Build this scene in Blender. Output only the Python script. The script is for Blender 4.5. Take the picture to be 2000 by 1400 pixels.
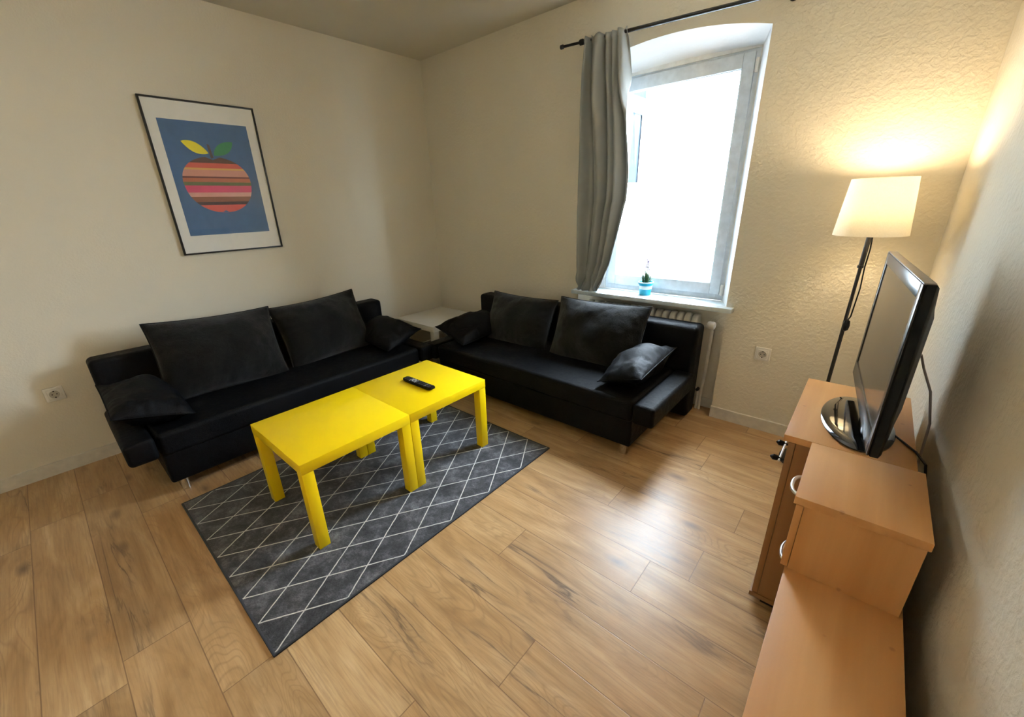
import bpy, bmesh, math, random
from mathutils import Vector, Matrix, noise
random.seed(7)
S = bpy.context.scene
for o in list(bpy.data.objects): bpy.data.objects.remove(o)
COL = S.collection
PI = math.pi

# ------------------------------------------------------------------ camera
cam_d = bpy.data.cameras.new('camera'); cam = bpy.data.objects.new('camera', cam_d); COL.objects.link(cam)
F_PX, CX, CY = 797.29, 987.39, 702.72
cr = Vector((0.75391791, 0.6562139, -0.03148179)); cu = Vector((-0.21289471, 0.28936497, 0.93324368)); cf = Vector((-0.6215172, 0.69688681, -0.3578619))
m = Matrix((cr, cu, -cf)).transposed().to_4x4(); m.translation = Vector((3.41063598, -2.81900454, 1.43108008))
cam.matrix_world = m
cam_d.sensor_fit = 'HORIZONTAL'; cam_d.sensor_width = 36.0; cam_d.lens = F_PX / 2000 * 36
cam_d.shift_x = (1000 - CX) / 2000; cam_d.shift_y = (CY - 700) / 2000
cam_d.clip_start = 0.02; cam_d.clip_end = 200
S.camera = cam

# ------------------------------------------------------------------ world / lights / exposure
W = bpy.data.worlds.new('sky'); S.world = W; W.use_nodes = True
bg = W.node_tree.nodes['Background']; bg.inputs[0].default_value = (0.70, 0.85, 1.0, 1); bg.inputs[1].default_value = 50.0
S.view_settings.view_transform = 'Standard'; S.view_settings.look = 'None'; S.view_settings.gamma = 1; S.view_settings.use_curve_mapping = False
S.view_settings.exposure = 0.4

def area(name, loc, rot, sx, sy, energy, color, portal=False):
    l = bpy.data.lights.new(name, 'AREA'); l.shape = 'RECTANGLE'; l.size = sx; l.size_y = sy; l.energy = energy; l.color = color
    if portal: l.cycles.is_portal = True
    o = bpy.data.objects.new(name, l); COL.objects.link(o); o.location = loc; o.rotation_euler = rot; return o
area('window_portal', (2.285, 0.31, 1.49), (-PI/2, 0, 0), 1.0, 1.5, 1.0, (1, 1, 1), True)
FILL_LAMP = (2.35, -3.35, 2.28)
pl = bpy.data.lights.new('added_fill_light', 'POINT'); pl.energy = 38; pl.color = (1.0, 0.85, 0.65); pl.shadow_soft_size = 0.13  # added fill light inside an unseen pendant behind the camera
po = bpy.data.objects.new('added_fill_light', pl); COL.objects.link(po); po.location = FILL_LAMP
LX, LY = 3.383, -0.25
fl = bpy.data.lights.new('floor_lamp_bulb', 'POINT'); fl.energy = 9; fl.color = (1.0, 0.78, 0.50); fl.shadow_soft_size = 0.035
fo = bpy.data.objects.new('floor_lamp_bulb', fl); COL.objects.link(fo); fo.location = (LX, LY, 1.37)

# ------------------------------------------------------------------ node helpers
def mat(name):
    m = bpy.data.materials.new(name); m.use_nodes = True
    nt = m.node_tree; b = nt.nodes['Principled BSDF']; return m, nt, b
def N(nt, t, **kw):
    n = nt.nodes.new(t)
    for k, v in kw.items(): setattr(n, k, v)
    return n
def setin(n, d):
    for k, v in d.items(): n.inputs[k].default_value = v
def link(nt, a, b): nt.links.new(a, b)
def math_n(nt, op, a, b=None, c=None, clamp=False):
    n = N(nt, 'ShaderNodeMath', operation=op); n.use_clamp = clamp
    for i, v in enumerate((a, b, c)):
        if v is None: continue
        if isinstance(v, (int, float)): n.inputs[i].default_value = v
        else: link(nt, v, n.inputs[i])
    return n.outputs[0]
def mix(nt, fac, a, b, mode='MIX'):
    n = N(nt, 'ShaderNodeMix', data_type='RGBA', blend_type=mode)
    for i, v in ((0, fac), (6, a), (7, b)):
        if isinstance(v, (int, float)): n.inputs[i].default_value = v
        elif isinstance(v, tuple): n.inputs[i].default_value = (*v, 1) if len(v) == 3 else v
        else: link(nt, v, n.inputs[i])
    return n.outputs[2]
def ramp(nt, fac, stops):
    n = N(nt, 'ShaderNodeValToRGB'); e = n.color_ramp.elements
    while len(e) < len(stops): e.new(0.5)
    for i, (p, c) in enumerate(stops):
        e[i].position = p; e[i].color = (*c, 1) if len(c) == 3 else c
    link(nt, fac, n.inputs[0]); return n.outputs[0]
def coords(nt, scale=(1, 1, 1), kind='Object', rot=(0, 0, 0)):
    tc = N(nt, 'ShaderNodeTexCoord'); mp = N(nt, 'ShaderNodeMapping'); setin(mp, {'Scale': scale, 'Rotation': rot}); link(nt, tc.outputs[kind], mp.inputs[0]); return mp.outputs[0]
def noise_n(nt, vec, scale, detail=3, rough=.5, dist=0.0):
    n = N(nt, 'ShaderNodeTexNoise'); setin(n, {'Scale': scale, 'Detail': detail, 'Roughness': rough, 'Distortion': dist}); link(nt, vec, n.inputs['Vector']); return n.outputs[0]
def bump(nt, b, height, strength, dist=0.01):
    n = N(nt, 'ShaderNodeBump'); setin(n, {'Strength': strength, 'Distance': dist}); link(nt, height, n.inputs['Height']); link(nt, n.outputs[0], b.inputs['Normal'])
def simple(name, col, rough=.5, metal=0.0, spec=.5, coat=0.0, nscale=0, namt=.08, bumpamt=0.0):
    m, nt, b = mat(name); b.inputs['Roughness'].default_value = rough; b.inputs['Metallic'].default_value = metal
    b.inputs['Specular IOR Level'].default_value = spec; b.inputs['Coat Weight'].default_value = coat
    b.inputs['Base Color'].default_value = (*col, 1)
    sc = nscale or 25
    nz = noise_n(nt, coords(nt), sc, 4)
    lo = tuple(c * (1 - namt) for c in col); hi = tuple(min(1, c * (1 + namt)) for c in col)
    link(nt, ramp(nt, nz, [(.3, lo), (.7, hi)]), b.inputs['Base Color'])
    if bumpamt: bump(nt, b, nz, bumpamt, .002)
    return m

# ------------------------------------------------------------------ materials
def m_plaster(name, col, bmp=.35, scale=70):
    m, nt, b = mat(name); v = coords(nt)
    n1 = noise_n(nt, v, scale, 3, .5, .4); n2 = noise_n(nt, v, 2.2, 3)
    n3 = noise_n(nt, v, scale * 2.4, 3, .6)
    c = mix(nt, n2, tuple(x * .97 for x in col), tuple(min(1, x * 1.03) for x in col))
    link(nt, c, b.inputs['Base Color']); b.inputs['Roughness'].default_value = .75; b.inputs['Specular IOR Level'].default_value = .25
    h = math_n(nt, 'ADD', ramp(nt, n1, [(.38, (0, 0, 0)), (.66, (1, 1, 1))]), math_n(nt, 'MULTIPLY', n3, .5))
    bump(nt, b, h, bmp, .004); return m
M_WALL = m_plaster('woodchip_wall', (.77, .71, .585), .36, 48)
M_WALL_SMOOTH = m_plaster('left_wall_paint', (.77, .71, .585), .12, 90)
M_CEIL = m_plaster('ceiling_paint', (.70, .65, .54), .05, 60)
M_REVEAL = m_plaster('reveal_paint', (.80, .80, .80), .08, 50)
M_SKIRT = simple('skirting_paint', (.72, .68, .60), .65)
M_PVC = simple('pvc_sky_tint', (.74, .80, .86), .3)  # white plastic, blue cast of the sky mixed into its colour
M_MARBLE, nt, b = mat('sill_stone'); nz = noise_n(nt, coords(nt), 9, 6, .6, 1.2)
link(nt, ramp(nt, nz, [(.35, (.58, .66, .69)), (.6, (.72, .80, .83))]), b.inputs['Base Color']); b.inputs['Roughness'].default_value = .25  # pale stone with the bluish daylight cast put into its colour
M_FACADE = simple('facade_render', (.85, .85, .83), .9)
M_GROUND = simple('courtyard_paving', (.5, .5, .5), .9)

def m_glass(name, tint=(1, 1, 1), fmul=1.0):
    m = bpy.data.materials.new(name); m.use_nodes = True; nt = m.node_tree; nt.nodes.clear()
    out = N(nt, 'ShaderNodeOutputMaterial'); mx = N(nt, 'ShaderNodeMixShader'); tr = N(nt, 'ShaderNodeBsdfTransparent'); gl = N(nt, 'ShaderNodeBsdfGlossy'); fr = N(nt, 'ShaderNodeFresnel')
    tr.inputs[0].default_value = (*tint, 1); gl.inputs['Roughness'].default_value = .03; fr.inputs[0].default_value = 1.45
    geo = N(nt, 'ShaderNodeNewGeometry'); link(nt, math_n(nt, 'MULTIPLY', math_n(nt, 'MULTIPLY', fr.outputs[0], fmul), math_n(nt, 'SUBTRACT', 1, geo.outputs['Backfacing'])), mx.inputs[0]); link(nt, tr.outputs[0], mx.inputs[1]); link(nt, gl.outputs[0], mx.inputs[2]); link(nt, mx.outputs[0], out.inputs[0]); return m
M_GLASS = m_glass('window_glass')
M_PICGLASS = m_glass('picture_glass', fmul=.8)

# floor: every plank carries its own random value, length and width coordinates
def m_floor():
    m, nt, b = mat('oak_laminate')
    at = N(nt, 'ShaderNodeAttribute', attribute_name='plank'); uv = N(nt, 'ShaderNodeUVMap', uv_map='plank_uv'); sz = N(nt, 'ShaderNodeAttribute', attribute_name='edge')
    sep = N(nt, 'ShaderNodeSeparateXYZ'); link(nt, uv.outputs[0], sep.inputs[0]); x, y = sep.outputs[0], sep.outputs[1]
    rnd = at.outputs['Fac']
    def vec(sx, sy, off):
        c = N(nt, 'ShaderNodeCombineXYZ'); link(nt, math_n(nt, 'MULTIPLY', x, sx), c.inputs[0]); link(nt, math_n(nt, 'MULTIPLY', y, sy), c.inputs[1]); link(nt, math_n(nt, 'MULTIPLY', rnd, off), c.inputs[2]); return c.outputs[0]
    base_n = noise_n(nt, vec(1.6, 9, 37), 1.6, 5, .55, .6)
    fine = noise_n(nt, vec(3, 70, 91), 2.2, 5, .6, .3)
    col = ramp(nt, base_n, [(.25, (.33, .19, .080)), (.42, (.45, .28, .130)), (.60, (.55, .365, .185)), (.78, (.65, .46, .265))])
    
    tint = ramp(nt, rnd, [(0, (.84, .80, .76)), (.35, (1, .98, .95)), (.7, (.92, .86, .80)), (1, (1.06, 1.06, 1.06))])
    col = mix(nt, 1.0, col, tint, 'MULTIPLY')
    col = mix(nt, math_n(nt, 'MULTIPLY', ramp(nt, fine, [(.35, (1, 1, 1)), (.55, (0, 0, 0))]), .36), col, (.26, .15, .07))
    # cathedral grain lines
    wv = N(nt, 'ShaderNodeTexNoise'); setin(wv, {'Scale': 1.3, 'Detail': 2, 'Roughness': .45, 'Distortion': .5}); link(nt, vec(1.0, 5.0, 53), wv.inputs['Vector'])
    rings = math_n(nt, 'FRACT', math_n(nt, 'MULTIPLY', wv.outputs[0], 26))
    rl = math_n(nt, 'ABSOLUTE', math_n(nt, 'SUBTRACT', rings, .5))
    rl = math_n(nt, 'SUBTRACT', 1, math_n(nt, 'MULTIPLY', rl, 5), clamp=True)
    msk = ramp(nt, noise_n(nt, vec(.9, 4.5, 17), 1.1, 2), [(.45, (0, 0, 0)), (.62, (1, 1, 1))])
    col = mix(nt, math_n(nt, 'MULTIPLY', math_n(nt, 'MULTIPLY', rl, msk), .45), col, (.27, .155, .07))
    # long dark cracks
    ck = noise_n(nt, vec(.75, 7.5, 71), 1.25, 5, .55, .8)
    cl = math_n(nt, 'SUBTRACT', 1, math_n(nt, 'MULTIPLY', math_n(nt, 'ABSOLUTE', math_n(nt, 'SUBTRACT', ck, .5)), 42), clamp=True)
    cm = ramp(nt, noise_n(nt, vec(1.0, 3.2, 29), 1.5, 3), [(.53, (0, 0, 0)), (.68, (1, 1, 1))])
    sm = math_n(nt, 'SUBTRACT', 1, math_n(nt, 'MULTIPLY', math_n(nt, 'ABSOLUTE', math_n(nt, 'SUBTRACT', ck, .5)), 10), clamp=True)
    col = mix(nt, math_n(nt, 'MULTIPLY', math_n(nt, 'MULTIPLY', sm, cm), .42), col, (.25, .15, .085))
    col = mix(nt, math_n(nt, 'MULTIPLY', math_n(nt, 'MULTIPLY', cl, cm), .85), col, (.11, .065, .036))
    # knots
    vo = N(nt, 'ShaderNodeTexVoronoi'); vo.inputs['Scale'].default_value = 1.0; vo.inputs['Randomness'].default_value = 1
    link(nt, vec(1.9, 4.4, 61), vo.inputs['Vector'])
    kn = ramp(nt, vo.outputs['Distance'], [(.02, (1, 1, 1)), (.13, (0, 0, 0))])
    col = mix(nt, math_n(nt, 'MULTIPLY', kn, .8), col, (.11, .062, .034))
    # seams
    d = sz.outputs['Vector']; s2 = N(nt, 'ShaderNodeSeparateXYZ'); link(nt, d, s2.inputs[0])
    ex = math_n(nt, 'MINIMUM', x, math_n(nt, 'SUBTRACT', s2.outputs[0], x)); ey = math_n(nt, 'MINIMUM', y, math_n(nt, 'SUBTRACT', s2.outputs[1], y))
    e = math_n(nt, 'MINIMUM', ex, ey)
    seam = ramp(nt, math_n(nt, 'MULTIPLY', e, 100), [(.10, (1, 1, 1)), (.22, (0, 0, 0))])
    col = mix(nt, math_n(nt, 'MULTIPLY', seam, .75), col, (.17, .085, .04))
    link(nt, col, b.inputs['Base Color'])
    rg = math_n(nt, 'ADD', math_n(nt, 'MULTIPLY', fine, .10), .29)
    link(nt, rg, b.inputs['Roughness']); b.inputs['Specular IOR Level'].default_value = .42
    h = math_n(nt, 'SUBTRACT', math_n(nt, 'MULTIPLY', fine, .15), seam); bump(nt, b, h, .25, .0012)
    return m
M_FLOOR = m_floor()

def m_rug():
    m, nt, b = mat('woven_rug'); tc = N(nt, 'ShaderNodeTexCoord'); sep = N(nt, 'ShaderNodeSeparateXYZ'); link(nt, tc.outputs['Object'], sep.inputs[0])
    x, y = sep.outputs[0], sep.outputs[1]     # object origin = first node of the lattice
    wob = math_n(nt, 'MULTIPLY', math_n(nt, 'SUBTRACT', noise_n(nt, tc.outputs['Object'], 40, 2), .5), .03)
    u = math_n(nt, 'ADD', math_n(nt, 'DIVIDE', x, .159), wob); v = math_n(nt, 'DIVIDE', y, .2685)
    def dist(s):
        f = math_n(nt, 'FRACT', math_n(nt, 'ADD', s, 100.0)); return math_n(nt, 'MINIMUM', f, math_n(nt, 'SUBTRACT', 1, f))
    d = math_n(nt, 'MINIMUM', dist(math_n(nt, 'ADD', u, v)), dist(math_n(nt, 'SUBTRACT', u, v)))
    line = ramp(nt, d, [(.012, (1, 1, 1)), (.024, (0, 0, 0))])
    inb = math_n(nt, 'MULTIPLY', math_n(nt, 'GREATER_THAN', y, -.002), math_n(nt, 'LESS_THAN', y, 1.612))
    inb = math_n(nt, 'MULTIPLY', inb, math_n(nt, 'MULTIPLY', math_n(nt, 'LESS_THAN', x, .159), math_n(nt, 'GREATER_THAN', x, -1.03)))
    line = math_n(nt, 'MULTIPLY', line, inb)
    v0 = tc.outputs['Object']
    n1 = noise_n(nt, v0, 9, 10, .78, .15); n2 = noise_n(nt, v0, 170, 3)
    col = ramp(nt, n1, [(.36, (.040, .040, .045)), (.5, (.098, .098, .106)), (.64, (.27, .27, .295))])
    col = mix(nt, math_n(nt, 'MULTIPLY', n2, .8), col, (.02, .02, .023))
    col = mix(nt, line, col, (.62, .61, .58)); link(nt, col, b.inputs['Base Color']); b.inputs['Roughness'].default_value = .95
    b.inputs['Sheen Weight'].default_value = .15; b.inputs['Specular IOR Level'].default_value = .15
    bump(nt, b, math_n(nt, 'ADD', n2, math_n(nt, 'MULTIPLY', line, .6)), .6, .003); return m
M_RUG = m_rug()
M_RUGEDGE = simple('rug_binding', (.035, .038, .045), .9)

def m_fabric(name, lo, hi, rough, spec, sc=18, sheen=.0, weave=320, bst=.4):
    m, nt, b = mat(name); v = coords(nt); n1 = noise_n(nt, v, sc, 5, .7, .8); n2 = noise_n(nt, v, weave, 2)
    link(nt, ramp(nt, n1, [(.35, lo), (.7, hi)]), b.inputs['Base Color']); rr = ramp(nt, n1, [(.35, (rough,) * 3), (.7, (min(1, rough + .18),) * 3)])
    link(nt, rr, b.inputs['Roughness']); b.inputs['Specular IOR Level'].default_value = spec; b.inputs['Sheen Weight'].default_value = sheen; b.inputs['Sheen Roughness'].default_value = .5
    bump(nt, b, math_n(nt, 'ADD', n2, math_n(nt, 'MULTIPLY', n1, 1.6)), bst, .003); return m
M_SOFA = m_fabric('black_microfibre', (.0010, .0010, .0013), (.0038, .0042, .0055), .50, .14, 26, bst=.6)
M_CUSH = m_fabric('charcoal_cushion_fabric', (.0075, .0073, .0068), (.012, .0118, .011), .95, .05, 26, .18, 420, .9)
M_CHROME = simple('chrome', (.7, .7, .7), .08, 1.0, namt=.02)
M_YELLOW = simple('yellow_lacquer', (.93, .65, .001), .35, nscale=3, namt=.01)
M_WHITE = simple('white_lacquer', (.72, .69, .62), .35, namt=.02)
def m_beech(name, axis, k=1.0):
    m, nt, b = mat(name); sc = {'y': (14, .7, 14), 'z': (14, 14, .7), 'x': (.7, 14, 14)}[axis]
    v = coords(nt, sc); n1 = noise_n(nt, v, 1.0, 4, .5, .3); v2 = coords(nt, tuple(s * 6 for s in sc)); n2 = noise_n(nt, v2, 1.6, 4, .6)
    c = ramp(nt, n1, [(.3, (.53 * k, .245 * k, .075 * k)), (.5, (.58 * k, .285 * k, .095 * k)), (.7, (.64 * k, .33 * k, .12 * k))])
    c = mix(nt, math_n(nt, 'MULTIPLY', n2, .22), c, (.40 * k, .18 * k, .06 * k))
    vo = N(nt, 'ShaderNodeTexVoronoi'); vo.inputs['Scale'].default_value = 9; link(nt, coords(nt), vo.inputs['Vector'])
    c = mix(nt, math_n(nt, 'MULTIPLY', ramp(nt, vo.outputs['Distance'], [(.03, (1, 1, 1)), (.06, (0, 0, 0))]), .5), c, (.3, .13, .05))
    link(nt, c, b.inputs['Base Color']); b.inputs['Roughness'].default_value = .42; return m
M_BEECH_Y = m_beech('beech_along', 'y'); M_BEECH_Z = m_beech('beech_upright', 'z')
M_BEECH_SHADED = m_beech('beech_painted_shade', 'z', .50)  # same beech darkened, shade of the cabinet side painted into the colour
M_SILVER = simple('satin_silver', (.75, .76, .78), .3, 1.0, namt=.03)
M_BLACK = simple('black_plastic', (.006, .006, .007), .4, spec=.2)
M_BLACKGLOSS = simple('black_piano', (.006, .006, .007), .05, coat=.6)
M_SCREEN = simple('tv_screen', (.03, .028, .025), .14, spec=.9)
M_TVEDGE = simple('tv_frame_grey', (.20, .18, .155), .4, .3)
M_BLACKMETAL = simple('black_metal', (.010, .009, .009), .4)
M_RAD = simple('radiator_enamel', (.86, .82, .74), .35)
M_SOCKET = simple('socket_plastic', (.84, .81, .75), .35)
M_HOLE = simple('socket_hole', (.01, .01, .01), .6)
M_CABLE = simple('grey_cable', (.35, .29, .27), .5)
M_POT = simple('turquoise_ceramic', (.0, .30, .44), .35)
M_POTBAND = simple('white_band', (.75, .86, .86), .35)
M_SOIL = simple('soil', (.03, .05, .03), .9)
M_LEAF = simple('grass_leaf', (.025, .075, .012), .5, nscale=120, namt=.5)
M_LAV = simple('lavender_bud', (.16, .11, .22), .7)
M_BTN = simple('grey_buttons', (.06, .06, .06), .5)
M_BTNL = simple('silver_buttons', (.5, .5, .5), .4)

def m_cloth():
    m = bpy.data.materials.new('grey_curtain_cloth'); m.use_nodes = True; nt = m.node_tree; b = nt.nodes['Principled BSDF']; out = nt.nodes['Material Output']
    v = coords(nt); n2 = noise_n(nt, v, 350, 2); n1 = noise_n(nt, v, 6, 3)
    c = ramp(nt, n1, [(.3, (.32, .33, .305)), (.7, (.38, .385, .36))]); link(nt, c, b.inputs['Base Color']); b.inputs['Roughness'].default_value = .6; b.inputs['Sheen Weight'].default_value = .2
    bump(nt, b, n2, .2, .001)
    tr = N(nt, 'ShaderNodeBsdfTranslucent'); link(nt, c, tr.inputs[0]); mx = N(nt, 'ShaderNodeMixShader'); mx.inputs[0].default_value = .12
    link(nt, b.outputs[0], mx.inputs[1]); link(nt, tr.outputs[0], mx.inputs[2]); link(nt, mx.outputs[0], out.inputs[0]); return m
M_CURTAIN = m_cloth()
def m_shade():
    m = bpy.data.materials.new('lampshade_fabric'); m.use_nodes = True; nt = m.node_tree; b = nt.nodes['Principled BSDF']; out = nt.nodes['Material Output']
    n1 = noise_n(nt, coords(nt), 200, 2); c = ramp(nt, n1, [(.3, (.86, .83, .74)), (.7, (.92, .89, .80))]); link(nt, c, b.inputs['Base Color']); b.inputs['Roughness'].default_value = .8
    tr = N(nt, 'ShaderNodeBsdfTranslucent'); link(nt, c, tr.inputs[0]); mx = N(nt, 'ShaderNodeMixShader'); mx.inputs[0].default_value = .30
    link(nt, b.outputs[0], mx.inputs[1]); link(nt, tr.outputs[0], mx.inputs[2]); link(nt, mx.outputs[0], out.inputs[0]); return m
M_SHADE = m_shade()
def m_emit(name, col, s):
    m, nt, b = mat(name); b.inputs['Base Color'].default_value = (*col, 1); b.inputs['Emission Color'].default_value = (*col, 1); b.inputs['Emission Strength'].default_value = s; return m
M_BULB = m_emit('lit_bulb', (1, .8, .5), 12)

# ------------------------------------------------------------------ mesh helpers
class MB:
    def __init__(s): s.bm = bmesh.new(); s.mats = []
    def mi(s, m):
        if m not in s.mats: s.mats.append(m)
        return s.mats.index(m)
    def box(s, x0, x1, y0, y1, z0, z1, m, bev=0.0, seg=2, M=None):
        b = bmesh.new(); bmesh.ops.create_cube(b, size=1)
        for v in b.verts: v.co = Vector((x0 + (v.co.x + .5) * (x1 - x0), y0 + (v.co.y + .5) * (y1 - y0), z0 + (v.co.z + .5) * (z1 - z0)))
        if bev: bmesh.ops.bevel(b, geom=b.edges[:], offset=bev, segments=seg, profile=.5, affect='EDGES')
        if M: b.transform(M)
        s.merge(b, m, smooth=bev > .008)
    def merge(s, b, m, smooth=False):
        i = s.mi(m); mp = {}
        for v in b.verts: mp[v] = s.bm.verts.new(v.co)
        for f in b.faces:
            try: g = s.bm.faces.new([mp[v] for v in f.verts]); g.material_index = i; g.smooth = smooth
            except ValueError: pass
        b.free()
    def poly(s, pts, m, smooth=False):
        f = s.bm.faces.new([s.bm.verts.new(p) for p in pts]); f.material_index = s.mi(m); f.smooth = smooth; return f
    def grid(s, rows, m, closed=False, smooth=True, cap=False):
        i = s.mi(m); vs = [[s.bm.verts.new(p) for p in r] for r in rows]; n = len(rows[0])
        for a in range(len(rows) - 1):
            for b in range(n if closed else n - 1):
                f = s.bm.faces.new((vs[a][b], vs[a][(b + 1) % n], vs[a + 1][(b + 1) % n], vs[a + 1][b])); f.material_index = i; f.smooth = smooth
        if cap:
            for r in (list(reversed(vs[0])), vs[-1]): f = s.bm.faces.new(r); f.material_index = i
    def tube(s, pts, r, m, n=12, cap=True):
        pts = [Vector(p) for p in pts]; rows = []; up = None
        for k, p in enumerate(pts):
            t = (pts[min(k + 1, len(pts) - 1)] - pts[max(k - 1, 0)]).normalized()
            if up is None: up = t.orthogonal().normalized()
            up = (up - t * up.dot(t)).normalized(); w = t.cross(up); rr = r[k] if isinstance(r, (list, tuple)) else r
            rows.append([p + (up * math.cos(a) + w * math.sin(a)) * rr for a in [2 * PI * j / n for j in range(n)]])
        s.grid(rows, m, closed=True, cap=cap)
    def lathe(s, prof, c, m, n=32, axis='z', sx=1, sy=1, cap=True):
        rows = []
        for r, z in prof: 
            row = []
            for j in range(n):
                a = 2 * PI * j / n; p = (r * math.cos(a) * sx, r * math.sin(a) * sy, z)
                if axis == 'y': p = (p[0], p[2], p[1])
                if axis == 'x': p = (p[2], p[0], p[1])
                row.append(Vector(c) + Vector(p))
            rows.append(row)
        s.grid(rows, m, closed=True, cap=cap)
    def build(s, name, parent=None, recalc=True, sharp=True):
        if recalc: bmesh.ops.recalc_face_normals(s.bm, faces=s.bm.faces[:])
        me = bpy.data.meshes.new(name); s.bm.to_mesh(me); s.bm.free()
        for m in s.mats: me.materials.append(m)
        if sharp: 
            try: me.set_sharp_from_angle(angle=math.radians(42))
            except Exception: pass
        o = bpy.data.objects.new(name, me); COL.objects.link(o)
        if parent: o.parent = parent
        return o
def tag(o, label, cat, group=None):
    o['label'] = label; o['category'] = cat
    if group: o['group'] = group
    return o
def thing(name, label, cat, loc=(0, 0, 0), rz=0, group=None):
    o = bpy.data.objects.new(name, None); o.empty_display_size = .05; COL.objects.link(o); o.location = loc; o.rotation_euler = (0, 0, rz)
    return tag(o, label, cat, group)
def struct(o): o['kind'] = 'structure'; return o
def copy_tree(o, parent=None):
    c = o.copy(); COL.objects.link(c); c.parent = parent
    for ch in list(o.children): copy_tree(ch, c)
    return c

# ------------------------------------------------------------------ room
WX, CZ, YB = 3.641, 2.6435, -4.7
RS = 0.036                                       # right wall opens slightly
def rx(y): return WX - RS * y
NICHE_L, NICHE_R, NICHE_Y = 1.70, 2.795, .12
OPL, OPR = 1.71, 2.785
def arch_z(x): 
    t = (x - 2.235) / .545; return 2.317 - .078 * t * t
# floor of planks
bm = bmesh.new(); uvl = bm.loops.layers.uv.new('plank_uv'); fa = bm.faces.layers.float.new('plank'); fe = bm.faces.layers.float_vector.new('edge')
JO = {0: 2.94, 2: 3.208, 3: 2.679, 5: 2.98, 6: 2.462, 7: 3.315, 8: 2.81, 11: 2.147, 12: .48, 13: 1.87, 1: 2.25, 4: 1.85, 9: 2.05, 10: 1.35}
PL, PW = 1.286, .1933
for k in range(-4, 23):
    yt = -.492 - PW * k; yb = yt - PW; j = JO.get(k, random.uniform(0, PL)); x = j % PL - PL
    while x < 4.0:
        x0, x1 = max(x, 0), min(x + PL, 3.9)
        if x1 > x0 + .001:
            y1, y0 = min(yt, .125), max(yb, YB)
            if y1 > y0:
                vs = [bm.verts.new((a, b_, 0)) for a, b_ in ((x0, y0), (x1, y0), (x1, y1), (x0, y1))]
                f = bm.faces.new(vs); f[fa] = random.random(); f[fe] = (PL, PW, 0)
                for l in f.loops: l[uvl].uv = (l.vert.co.x - x, l.vert.co.y - yb)
        x += PL
sub = bmesh.ops.create_cube(bm, size=1)['verts']
for v in sub: v.co = Vector((-.15 + (v.co.x + .5) * 4.15, YB - .1 + (v.co.y + .5) * (.43 - YB), -.20 + (v.co.z + .5) * .199))
me = bpy.data.meshes.new('floor'); bm.to_mesh(me); bm.free(); me.materials.append(M_FLOOR)
fl_o = bpy.data.objects.new('floor', me); COL.objects.link(fl_o); struct(fl_o)
b = MB(); b.box(-.1, 4.0, YB - .1, .5, CZ, CZ + .1, M_CEIL); struct(b.build('ceiling'))
b = MB(); b.box(-.12, 0, YB, .12, 0, CZ, M_WALL_SMOOTH); struct(b.build('wall_left'))
b = MB(); b.poly([(0, YB, 0), (4, YB, 0), (4, YB, CZ), (0, YB, CZ)], M_WALL_SMOOTH); struct(b.build('wall_rear', recalc=False))
b = MB(); b.box(0, .12, -5.0, .2, 0, CZ, M_WALL); o = b.build('wall_right'); o.location = (WX, 0, 0); o.rotation_euler = (0, 0, math.atan(RS)); struct(o)
# window wall with radiator niche and splayed arched opening
b = MB(); NA = 24
b.poly([(0, 0, 0), (NICHE_L, 0, 0), (NICHE_L, 0, .77), (OPL, 0, .77), (OPL, 0, arch_z(OPL)), (OPL, 0, CZ), (0, 0, CZ)], M_WALL)
b.poly([(NICHE_R, 0, 0), (WX, 0, 0), (WX, 0, CZ), (OPR, 0, CZ), (OPR, 0, arch_z(OPR)), (OPR, 0, .77), (NICHE_R, 0, .77)], M_WALL)
xs = [OPL + (OPR - OPL) * i / NA for i in range(NA + 1)]
b.grid([[(x, 0, arch_z(x)) for x in xs], [(x, 0, CZ) for x in xs]], M_WALL, smooth=False)
FX0, FX1, FZ0, FZ1, FY = 1.855, 2.725, .795, 2.19, .14
rows = []
for i in range(9):
    t = i / 8; te = t
    rows.append([(x * (1 - t) + (FX0 + (FX1 - FX0) * (x - OPL) / (OPR - OPL)) * t, FY * t, arch_z(x) * (1 - te) + (2.192 + .018 * (1 - ((x - 2.235) / .545) ** 2)) * te) for x in xs])
b.grid(rows, M_REVEAL)
b.poly([(OPR, 0, .77), (OPR, 0, arch_z(OPR)), (FX1, FY, 2.20), (FX1, FY, .77)], M_REVEAL)
b.poly([(OPL, 0, .77), (OPL, 0, arch_z(OPL)), (FX0, FY, 2.20), (FX0, FY, .77)], M_REVEAL)
b.box(FX0 - .1, FX0 + .005, .14, .32, .70, 2.3, M_FACADE); b.box(FX1 - .005, FX1 + .1, .14, .32, .70, 2.3, M_FACADE)
b.box(FX0 - .1, FX1 + .1, .14, .32, 2.185, 2.3, M_FACADE); b.box(FX0 - .1, FX1 + .1, .19, .32, .70, .79, M_FACADE)
b.poly([(NICHE_L, NICHE_Y, 0), (NICHE_R, NICHE_Y, 0), (NICHE_R, NICHE_Y, .76), (NICHE_L, NICHE_Y, .76)], M_WALL)
b.poly([(NICHE_R, 0, 0), (NICHE_R, 0, .76), (NICHE_R, NICHE_Y, .76), (NICHE_R, NICHE_Y, 0)], M_WALL)
b.poly([(NICHE_L, 0, 0), (NICHE_L, 0, .76), (NICHE_L, NICHE_Y, .76), (NICHE_L, NICHE_Y, 0)], M_WALL)
struct(b.build('wall_window', recalc=False))
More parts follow.
